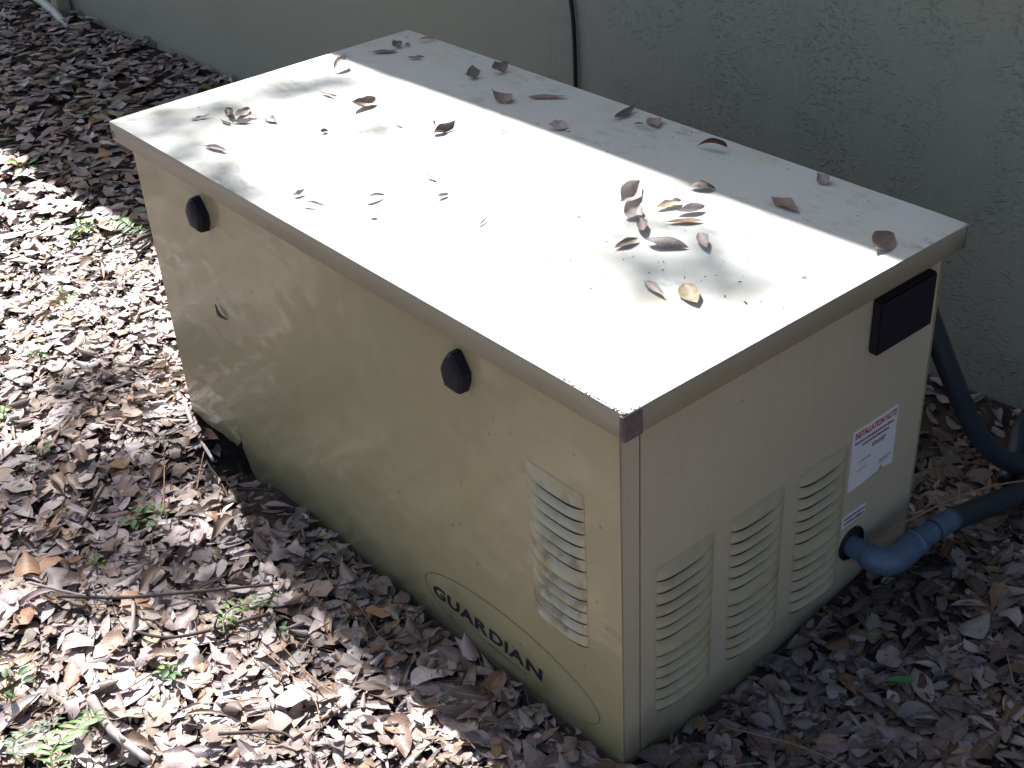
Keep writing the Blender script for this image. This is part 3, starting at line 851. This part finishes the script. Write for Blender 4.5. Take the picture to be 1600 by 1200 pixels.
# ---- leaves lying on the lid: base x,y  tip x,y  width  bend cup twist tilt colour label
def lid_leaves():
    rng = np.random.default_rng(33)
    nu, nv = 13, 7
    D = [
     (.499, 1.194, .542, 1.153, .30, .3, .4, 0, 0, 'brown', 'long flat brown leaf at the far corner of the lid'),
     (.541, 1.177, .566, 1.182, .9, 1.6, 1.2, .3, .4, 'brown', 'small cupped leaf touching the long flat leaf at the far lid corner'),
     (.566, 1.170, .579, 1.167, .9, 1.2, 1.0, 0, .3, 'grey', 'tiny curled leaf beside the cupped one at the far lid corner'),
     (.594, 1.171, .626, 1.157, .26, -1.0, .5, .5, .1, 'brown', 'narrow arched leaf nearest the wall at the far lid corner'),
     (.526, 1.113, .550, 1.084, .28, .8, 1.2, 1.2, .2, 'brown', 'pale slim leaf with a dark curled tip in the far shade on the lid'),
     (.532, .946, .559, .934, 1.05, 1.7, 1.3, .2, .7, 'brown', 'cup shaped brown leaf with pointed tip standing in the lid shade'),
     (.576, .920, .612, .928, .7, 2.0, .8, .8, .5, 'brown', 'crumpled triangular leaf with upturned tip near the lid back edge'),
     (.506, .834, .516, .787, .6, 2.3, .6, 1.0, .2, 'brown', 'folded two lobed leaf just behind the shadow edge on the lid'),
     (.538, .798, .585, .744, .24, .25, .5, 0, .05, 'brown', 'long pointed oval leaf lying below the black cable on the lid'),
     (.444, 1.225, .467, 1.209, .5, .5, .6, 0, .1, 'pale', 'flat tan leaf at the far short edge of the lid'),
     (.398, 1.152, .439, 1.167, .4, -1.9, 1.2, 1.2, .2, 'grey', 'ragged arched leaf near the far short edge of the lid'),
     (.473, .659, .506, .642, .7, 2.0, 1.0, .6, .3, 'pale', 'pale leaf with one end turned up on the shadow line of the lid'),
     (.566, .607, .629, .616, .30, .9, 1.5, .6, .1, 'brown', 'slim boat shaped leaf with thin stalk at the lid back edge'),
     (.616, .571, .594, .531, .55, .4, .6, 0, .1, 'grey', 'small round grey leaf by the lid back edge'),
     (.580, .433, .598, .383, .34, -1.3, 2.4, .5, 0, 'red', 'glossy dark red brown folded leaf on the shaded lid'),
     (.464, .347, .488, .314, .42, -1.9, -.9, .2, 0, 'dark', 'dark arched leaf resting over the shadow line of the lid'),
     (.521, .244, .508, .183, .42, .2, .5, .2, 0, 'brown', 'flat elliptical brown leaf alone in the shaded strip'),
     (.613, .233, .603, .203, .6, 1.9, 1.0, .8, .3, 'grey', 'small hooked leaf close to the lid back edge'),
     (.478, .039, .534, .048, .62, .7, .8, .1, .5, 'brown', 'broad mauve brown leaf at the near end of the lid'),
     (.351, .369, .420, .401, .52, .5, 1.4, .3, .6, 'pale', 'large pale folded leaf leaning up at the top of the leaf cluster'),
     (.326, .331, .365, .345, .75, .9, 1.1, .2, .2, 'pale', 'short pale cupped leaf just under the large folded leaf'),
     (.350, .328, .316, .282, .36, 1.2, 1.6, .8, .2, 'grey', 'small rolled leaf with stalk beside the short cupped leaf'),
     (.381, .328, .430, .317, .42, .7, 1.2, .5, .1, 'yellow', 'tan leaf with rolled rim uppermost of the three parallel leaves'),
     (.388, .299, .433, .281, .5, 1.0, 1.7, 1.2, .1, 'pale', 'twisted leaf with upturned tail in the middle of the three parallel leaves'),
     (.360, .292, .403, .255, .24, .2, .7, .1, 0, 'orange', 'slim mottled orange leaf lowest of the three parallel leaves'),
     (.255, .284, .300, .280, .40, .6, 1.3, .3, .1, 'brown', 'brown pointed leaf at the left end of the leaf cluster'),
     (.295, .274, .324, .219, .40, -1.1, -1.0, .8, .1, 'grey', 'arched pale leaf casting a shadow at the middle of the cluster'),
     (.371, .238, .341, .194, .38, .7, 1.4, .3, .3, 'pale', 'tear shaped pale leaf at the right of the leaf cluster'),
     (.224, .200, .212, .149, .34, .6, 1.8, .7, .1, 'pale', 'slender rolled pale leaf lower left in the dappled patch'),
     (.253, .156, .224, .105, .52, .6, 1.0, .4, .15, 'yellow', 'broken tan leaf with bitten end lowest in the dappled patch'),
     (.091, 1.141, .125, 1.128, .30, 1.1, .9, .3, .1, 'grey', 'thin pale sliver leaf left of the spiky leaf group'),
     (.164, 1.133, .151, 1.086, .36, 1.9, 1.4, .4, .5, 'brown', 'leaf of the far leaf group with one point standing up'),
     (.152, 1.085, .195, 1.107, .45, .9, 1.0, .4, .3, 'grey', 'broad grey leaf leaning in the far leaf group'),
     (.136, 1.078, .167, 1.047, .40, .8, 1.9, .2, .1, 'pale', 'boat shaped leaf at the front of the far leaf group'),
     (.176, 1.084, .176, 1.058, .6, .4, .9, 0, .1, 'grey', 'tiny grey oval leaf in the far leaf group'),
     (.187, 1.055, .192, 1.015, .45, .9, 1.2, .9, .2, 'grey', 'ragged grey leaf at the right of the far leaf group'),
     (.129, 1.094, .134, 1.062, .25, 1.2, 1.2, 1.0, .1, 'dark', 'dark shred at the left of the far leaf group'),
     (.055, 1.021, .070, .966, .32, .6, 2.0, .4, .1, 'pale', 'rolled tan leaf alone near the front lid edge'),
     (.318, 1.086, .325, 1.031, .16, .8, 1.6, 2.0, .1, 'grey', 'thin twisted stalk like leaf right of the far leaf group'),
     (.309, .969, .366, .971, .52, 2.2, 1.2, .7, .3, 'brown', 'wing shaped folded leaf with both ends raised on the sunlit lid'),
     (.217, .925, .230, .918, .9, 1.8, 1.4, .3, .3, 'brown', 'small brown curl in the faint shade band on the lid'),
     (.327, .774, .376, .779, .45, 1.4, 1.2, 2.2, .3, 'dark', 'torn jagged dark leaf in the middle of the sunlit lid'),
     (.395, .863, .365, .812, .08, .9, .8, .5, .1, 'grey', 'thread thin curved strip above the torn jagged leaf'),
     (.325, .865, .320, .838, .2, 1.4, 1.0, .5, .1, 'pale', 'faint pale sliver left of the torn jagged leaf'),
     (.049, .744, .072, .745, .5, 1.9, 1.4, .5, .2, 'pale', 'pale hooked scrap nearest the front lid edge'),
     (.040, .716, .064, .683, .16, -.8, .8, 1.3, .1, 'dark', 'dark thin sliver below the pale hooked scrap'),
     (.109, .648, .147, .648, .28, -.9, 1.0, 1.5, .1, 'grey', 'twisted grey leaf strip in the middle left of the sunlit lid'),
     (.091, .608, .101, .595, .5, -1.2, .6, .2, .1, 'brown', 'tiny peaked scrap below the twisted grey strip'),
     (.231, .657, .231, .630, .3, 1.3, 1.3, .6, .2, 'grey', 'short curved scrap in the centre of the sunlit lid'),
     (.194, .581, .217, .582, .5, 1.4, 1.4, 1.2, .3, 'pale', 'pale forked scrap in the centre of the sunlit lid'),
     (.172, .466, .201, .476, .2, .9, 1.7, .6, .1, 'pale', 'pale rolled splinter leaf nearest the front latch side of the lid centre'),
     (.408, .703, .425, .701, .3, -.9, .8, .3, .1, 'brown', 'short brown scrap near the shadow line of the lid'),
    ]
    for (ax, ay, bx, by, wr, be, cu, tw, ti, colr, label) in D:
        L = math.hypot(bx - ax, by - ay); be *= .85; cu *= .8; L3 = L * (1 + 0.12 * be * be / 2.5); wr *= 1.0; L3 *= .95
        p = dict(L=[L3], W=[max(L3 * wr, 0.003)], bend=[be], cup=[cu], twist=[tw], wav=[rng.uniform(.1, .7)], ph=[rng.uniform(0, 6.28)], shp=[rng.uniform(.75, 1.1)],
                 pos=np.zeros((1, 3)), yaw=[0.0], tilt=[ti * (1 if (-(by - ay) * (ax + .8) + (bx - ax) * (ay + .82)) > 0 else -1)], tdir=[0.0])
        V, uv = leaf_verts(nu, nv, p)
        base = PAL.get(colr, (0.10, 0.03, 0.02))
        base = tuple(c * .75 + .05 for c in base) if colr == 'brown' else base
        tint = np.clip(np.array([base]) * rng.uniform(0.75, 1.05), 0, 0.7)
        me = leaf_mesh('lid_leaf', V, uv, nu, nv, tint, M['leaf'])
        o = link(bpy.data.objects.new('lid_leaf', me))
        o.location = ((ax + bx) / 2, (ay + by) / 2, H + 0.0016)
        o.rotation_euler = (0, 0, math.atan2(by - ay, bx - ax))
        tag(o, label, 'leaf', 'dry leaves on the lid')
    # crumbs and specks
    V, F = [], []
    r = random.Random(12)
    for k in range(85):
        x, y = r.uniform(0.01, W - .01), r.uniform(0.01, LEN - .01)
        if r.random() < 0.4: x, y = r.gauss(.26, .08), r.gauss(.16, .09)
        if not (0.006 < x < W - .006 and 0.006 < y < LEN - .006): continue
        a = r.uniform(0, 6.28); s = r.uniform(.0004, .0010); l = s * r.choice([1, 1, 1.5, 4])
        dx, dy = math.cos(a), math.sin(a); b = len(V)
        for t, q, zz in ((-l, -s, .001), (l, -s, .001), (l, s, .001), (-l, s, .001), (0, 0, .001 + s * 1.4)):
            V.append((x + dx * t - dy * q, y + dy * t + dx * q, H + zz))
        F += [(b, b + 1, b + 4), (b + 1, b + 2, b + 4), (b + 2, b + 3, b + 4), (b + 3, b, b + 4)]
    tag(mesh_obj('lid_specks', V, F, M['dark_stick']), 'dark specks and crumbs dotted over the lid', 'debris', kind='stuff')
    tag(tube_obj('lid_twig', [(.578, .570, H + .003), (.583, .566, H + .0045), (.590, .561, H + .003)], [.0006, .0012, .0006], M['dark_stick'], None, 5),
        'tiny dark twig beside the small round leaf on the lid', 'twig')
lid_leaves()

# ------------------------------------------------------------------ sticks and stalks on the ground
def stick(pts, r0, r1, mat, label, lift=0.024, knots=0, name='stick'):
    P = []
    for q in pts:
        x, y = q[0], q[1]; z = float(ground(x, y)) + lift + (q[2] if len(q) > 2 else 0)
        P.append((x, y, z))
    if len(P) == 2:
        a, b = Vector(P[0]), Vector(P[1]); m = (a + b) / 2; d = (b - a)
        P = [P[0], tuple(m + Vector((-d.y, d.x, 0)) * random.uniform(-.05, .05) + Vector((0, 0, .004))), P[1]]
    path = spline(P, 7)
    rs = [r0 + (r1 - r0) * i / (len(path) - 1) for i in range(len(path))]
    rs = [r * random.uniform(.88, 1.14) for r in rs]
    V, F = [], []
    tube_geo(path, rs, 8, V, F)
    for k in range(knots):
        i = random.randrange(2, len(path) - 2); p = path[i]
        d = Vector((random.uniform(-1, 1), random.uniform(-1, 1), .5)).normalized()
        tube_geo([p, p + d * .012, p + d * .026 + Vector((.004, .003, 0))], [rs[i] * .7, rs[i] * .5, .0006], 5, V, F)
    tag(mesh_obj(name, V, F, mat, None, True), label, name)
stick([(-.4093, .8632), (-.3329, .7941), (-.2764, .7523), (-.2, .695), (-.1429, .6533)], .0036, .0022, M['dark_stick'], 'long dark thin stick lying across the litter towards the cabinet', .030, 3)
stick([(-.4656, .6195, .004), (-.4699, .5419, .006), (-.4543, .4623, 0)], .0075, .0055, M['stick'], 'thick pale grey stick at the lower left of the litter', .030, 1)
stick([(.012, 1.235), (-.02, 1.08)], .0042, .003, M['stick'], 'pale stick reaching under the torn corner of the front panel', .022)
stick([(-.1861, .9375, .01), (-.135, 1.03, .02), (-.075, 1.15, .012)], .0016, .0009, M['straw'], 'tall straw coloured stalk lying near the torn panel corner', .03, name='stalk')
stick([(-.105, .975, .0), (-.065, 1.03, .02), (-.03, 1.09, .005)], .0015, .0009, M['straw'], 'bent straw stalk pointing at the torn panel corner', .03, name='stalk')
stick([(-.2055, .5233), (-.2032, .3727)], .0012, .0007, M['straw'], 'thin brown stalk in the leaves below the fern', .03, name='stalk')
stick([(-.3606, .4396), (-.30, .385), (-.2881, .3561)], .0026, .0018, M['dark_stick'], 'short dark twig at the bottom of the litter', .028, name='twig')
stick([(-.3662, .7039), (-.3196, .7876)], .0040, .0028, M['stick'], 'short grey stick crossing under the long dark stick', .024)
stick([(-.2301, .5374), (-.2266, .4114), (-.2495, .3513)], .0012, .0007, M['straw'], 'reddish needle stalk running down the lower litter', .028, name='stalk')
stick([(-.30, 1.02), (-.22, 1.10)], .0028, .002, M['dark_stick'], 'dark twig in the middle of the sunlit litter', .026, 1, name='twig')
stick([(-.35, .80), (-.43, .93)], .003, .002, M['stick'], 'grey twig left above the long dark stick', .026, 1, name='twig')
stick([(-.18, .60), (-.31, .66), (-.36, .73)], .0034, .002, M['dark_stick'], 'crooked dark twig just below the long dark stick', .026, 2, name='twig')
stick([(.2517, 1.9468), (.312, 1.9624)], .007, .005, M['dark_stick'], 'short dark piece of wood beside the fern at the far cabinet corner', .03, name='stick')
stick([(.15, -.03), (.20, -.13), (.22, -.24)], .0012, .0007, M['straw'], 'reddish straw standing among shaded leaves below the middle vent', .035, name='stalk')
stick([(.66, -.20), (.63, -.30)], .0016, .001, M['straw'], 'thin reddish straw among the shaded leaves at the lower right', .03, name='stalk')
tag(tube_obj('brown_stem', [(.52, .012, .11), (.585, -.012, .125), (.6494, -.025, .128), (.7306, -.045, .122), (.7999, -.0800, .118), (.90, -.12, .10)], [.0017, .0017, .0016, .0015, .0014, .001], M['straw'], None, 7),
    'thin brown stem resting across the top of the blue grey conduit', 'stem')

# ------------------------------------------------------------------ ferns and weeds
GREEN = [(0.10, 0.20, 0.045), (0.07, 0.16, 0.06), (0.13, 0.24, 0.04), (0.06, 0.14, 0.07)]
def leaflet_mesh(name, L, Wd, tint, seed, nu=5, nv=3, bend=-.5, cup=.4):
    rng = np.random.default_rng(seed)
    p = dict(L=[L], W=[Wd], bend=[bend], cup=[cup], twist=[.2], wav=[.2], ph=[rng.uniform(0, 6)], shp=[.85], pos=np.zeros((1, 3)), yaw=[0.], tilt=[0.], tdir=[0.])
    V, uv = leaf_verts(nu, nv, p)
    V[..., 0] += L / 2
    return leaf_mesh(name, V, uv, nu, nv, np.array([tint]), M['green'])
LFT = [leaflet_mesh('leaflet', 0.030, 0.0075, GREEN[k], k) for k in range(4)]
WLF = [leaflet_mesh('leaf', 0.024, 0.013, GREEN[k], 10 + k, 6, 5) for k in range(4)]
def fern(x, y, yaw, length, rise, n, g, label, wide=1.0):
    z = float(ground(x, y)) + 0.02
    t = empty('fern', (x, y, z), yaw)
    tag(t, label, 'fern', 'small ferns in the litter')
    pts = [(length * k / 6, 0.02 * math.sin(k), rise * math.sin(math.pi * (0.15 + 0.7 * k / 6))) for k in range(7)]
    path = spline(pts, 6)
    tube_obj('stem', pts, [.0014, .0012, .0006], M['green_stem'], t, 5)
    for k in range(n):
        q = (k + 1.5) / (n + 1.5)
        p = path[min(len(path) - 1, int(q * (len(path) - 1)))]
        s = (math.sin(math.pi * (0.12 + 0.86 * q)) ** 0.7) * wide
        for side in (-1, 1):
            o = link(bpy.data.objects.new('leaflet', LFT[g]), t)
            o.location = p
            o.rotation_euler = (random.uniform(-.35, .35), random.uniform(-.1, .35), side * (1.25 + random.uniform(-.12, .12)))
            o.scale = (s, s, s)
M['green_stem'] = plain('green_stem', (0.12, 0.16, 0.05), 0.6)
fern(.325, 1.965, 2.15, .155, .03, 15, 1, 'feathery grey green fern frond beside the far front corner of the cabinet', 1.0)
fern(-.255, .610, .35, .115, .02, 9, 2, 'bright green fern frond below the end of the long stick', .8)
fern(-.560, .500, .95, .13, .04, 11, 0, 'large green fern at the bottom edge of the litter', 1.15)
fern(-.590, .570, .75, .09, .03, 9, 3, 'dark green fern frond left of the large green fern', .7)

def weed(x, y, n, size, g, label, h=0.02):
    z = float(ground(x, y)) + 0.014
    t = empty('weed', (x, y, z), random.uniform(0, 6.28))
    tag(t, label, 'weed', 'small green weeds in the litter')
    V, F = [], []
    for k in range(n):
        a = 2.4 * k + random.uniform(-.3, .3); rr = random.uniform(.2, 1.0) * size * 0.022; hh = random.uniform(.4, 1.0) * h
        end = Vector((rr * math.cos(a), rr * math.sin(a), hh))
        tube_geo([Vector((0, 0, -0.015)), end * .5 + Vector((0, 0, .004)), end], [.0009, .0008, .0005], 4, V, F)
        o = link(bpy.data.objects.new('leaf', WLF[(g + (k % 5 == 4)) % 4]), t)
        o.location = end; o.rotation_euler = (random.uniform(-.4, .4), random.uniform(-.5, .35), a)
        s = size * random.uniform(.6, 1.1); o.scale = (s, s, s)
    mesh_obj('stem', V, F, M['green_stem'], t)
WD = [(.2763, 2.6425, 9, 1.5, 2, 'bright green weed at the left edge where the shade begins'),
      (.21, 2.14, 12, 1.0, 2, 'low green weed just left of the grey green fern'),
      (.165, 2.10, 8, .9, 0, 'second low weed farther left of the grey green fern'),
      (.0223, 1.8143, 8, .8, 2, 'small bright green weed in the sunny litter level with the first latch'),
      (-.2223, .9728, 10, .9, 1, 'blue green weed in the litter left of the torn panel corner'),
      (-.1817, .9577, 7, .7, 2, 'yellow green weed between straw stalks near the torn panel corner'),
      (-.3514, .5982, 8, .7, 1, 'pale green weed in the lower sunlit litter'),
      (1.0000, 3.2898, 8, 1.6, 1, 'green weed growing at the foot of the stucco wall'),
      (.93, 2.75, 8, 1.3, 1, 'weed in the shade near the wall behind the lid corner'),
      (.7841, 3.4839, 8, 1.3, 0, 'green sprig in the deep shade below the white pipe'),
      (.5821, 2.8723, 8, 1.3, 2, 'green sprig in the shade at the upper left of the cabinet'),
      (.66, 3.25, 7, 1.5, 3, 'broad dark weed in the shaded litter near the left edge'),
      (-.2674, 1.4571, 6, .8, 2, 'tiny bright weed at the left edge of the sunlit litter'),
      (-.2656, 1.2772, 7, .8, 1, 'grey green weed below the tiny bright weed at the left edge'),
      (-.5491, .7236, 8, 1.0, 1, 'green weed at the lower left edge of the litter'),
      (-.12, 1.62, 7, .7, 1, 'scattered weed in the brightest part of the litter'),
      (-.33, .90, 6, .6, 2, 'tiny weed above the long dark stick'),
      (-.19, .56, 6, .6, 3, 'tiny dark weed right of the fern below the long stick'),
      (.14, 2.45, 7, 1.0, 3, 'dark green weed on the sunlit side of the eave shadow')]
for a in WD: weed(*a)
def cap():
    me = leaflet_mesh('leaf', 0.04, 0.012, (0.05, 0.22, 0.05), 77)
    o = link(bpy.data.objects.new('green_leaf', me)); o.location = (.36, -.14, float(ground(.36, -.14)) + .03); o.rotation_euler = (0.2, 0, -.8)
    tag(o, 'single fresh green leaf among the shaded brown leaves below the right vent', 'leaf')
cap()

# ------------------------------------------------------------------ overhanging oak (its boughs throw the dapples)
def oak():
    t = empty('oak_tree', (-2.2, 11.5, 0))
    tag(t, 'oak tree whose overhanging boughs dapple the lid and the litter', 'tree')
    O = Vector((-2.2, 11.5, 0))
    rng = np.random.default_rng(9)
    S = np.array([0.196, 0.75, 1.0])
    # (ground or lid x, y, z, radius along x, along y, height of the bough, cover)
    B = [(.272, .175, H, .14, .135, 7.2, .72), (.30, .12, H, .08, .08, 7.2, .15), (.35, .31, H, .075, .075, 6.6, .7), (.24, 1.165, H, .15, .06, 6.8, .95), (.10, 1.16, H, .08, .07, 6.8, .9), (.36, 1.12, H, .06, .05, 6.8, .5),
         (.23, .885, H, .11, .032, 6.6, .85), (.0, .86, H, .06, .08, 6.6, .9), (.04, 1.05, H, .05, .05, 6.6, .5),
         (-.10, 1.42, 0, .13, .11, 6.4, 1.30), (-.15, 1.1, 0, .13, .13, 6.4, 1.45), (-.32, 1.05, 0, .12, .13, 6.5, 1.30), (-.22, .80, 0, .12, .09, 6.2, 1.59),
         (-.13, .58, 0, .07, .10, 6.2, 1.30), (-.33, .92, 0, .09, .06, 6.2, 1.16), (-.30, 1.25, 0, .10, .08, 6.3, 0.87), (-.55, 1.3, 0, .15, .2, 6.5, 1.16),
         (-.9, .9, 0, .25, .3, 6.5, 1.16), (-1.0, 2.0, 0, .3, .3, 6.7, 1.30), (-.28, 2.35, 0, .18, .15, 6.6, 1.01), (-.62, .35, 0, .16, .12, 6.2, 1.16), (-.5, -.2, 0, .25, .25, 6.0, 1.45)]
    P = []
    cents = []
    for (x, y, z, rx, ry, h, cov) in B:
        area = math.pi * rx * ry * 1.6
        n = int(cov * area / 0.00075)
        c = np.array([x, y, z]) + (h - z) * S
        cents.append(c)
        k = rng.normal(0, 1, (n, 2)) * 0.62
        d = rng.uniform(-.25, .25, n)
        P.append(c + np.stack([k[:, 0] * rx, k[:, 1] * ry, np.zeros(n)], 1) + d[:, None] * S)
    P = np.concatenate(P); N = len(P)
    p = rand_leaf(N, rng, 0.05, 0.08); p['tilt'] = np.abs(rng.normal(0, .6, N)); p['pos'] = P - np.array(O)
    V, uv = leaf_verts(4, 3, p)
    g = np.array(GREEN)[rng.integers(0, 4, N)] * .7
    # crown round the trunk
    n2 = 5000
    q = rng.normal(0, 1, (n2, 3)); q /= np.linalg.norm(q, axis=1)[:, None]; q *= rng.uniform(.5, 1, (n2, 1)) ** .5
    p2 = rand_leaf(n2, rng, 0.10, 0.2); p2['tilt'] = np.abs(rng.normal(0, .7, n2)); p2['pos'] = q * np.array([2.6, 2.6, 2.0]) + np.array([0, 0, 7.6])
    V2, _ = leaf_verts(4, 3, p2)
    me = leaf_mesh('foliage', np.concatenate([V, V2]), uv, 4, 3, np.concatenate([g, np.array(GREEN)[rng.integers(0, 4, n2)] * .7]), M['green'])
    tag(link(bpy.data.objects.new('foliage', me), t), kind='stuff')
    tube_obj('trunk', [(0, 0, -.1), (.05, -.05, 2), (.1, -.1, 4.2), (.15, -.2, 7.5)], [.30, .22, .18, .07], M['bark'], t, 14)
    hub = Vector((.12, -.15, 5.0))
    for c in cents:
        e = Vector(c) - O
        mid = hub.lerp(e, .5) + Vector((-.9, .2, .5))
        tube_obj('bough', [tuple(hub), tuple(mid), tuple(e + Vector((-.12, .25, .06))), tuple(e)], [.05, .022, .008, .003], M['bark'], t, 7, 6)
oak()
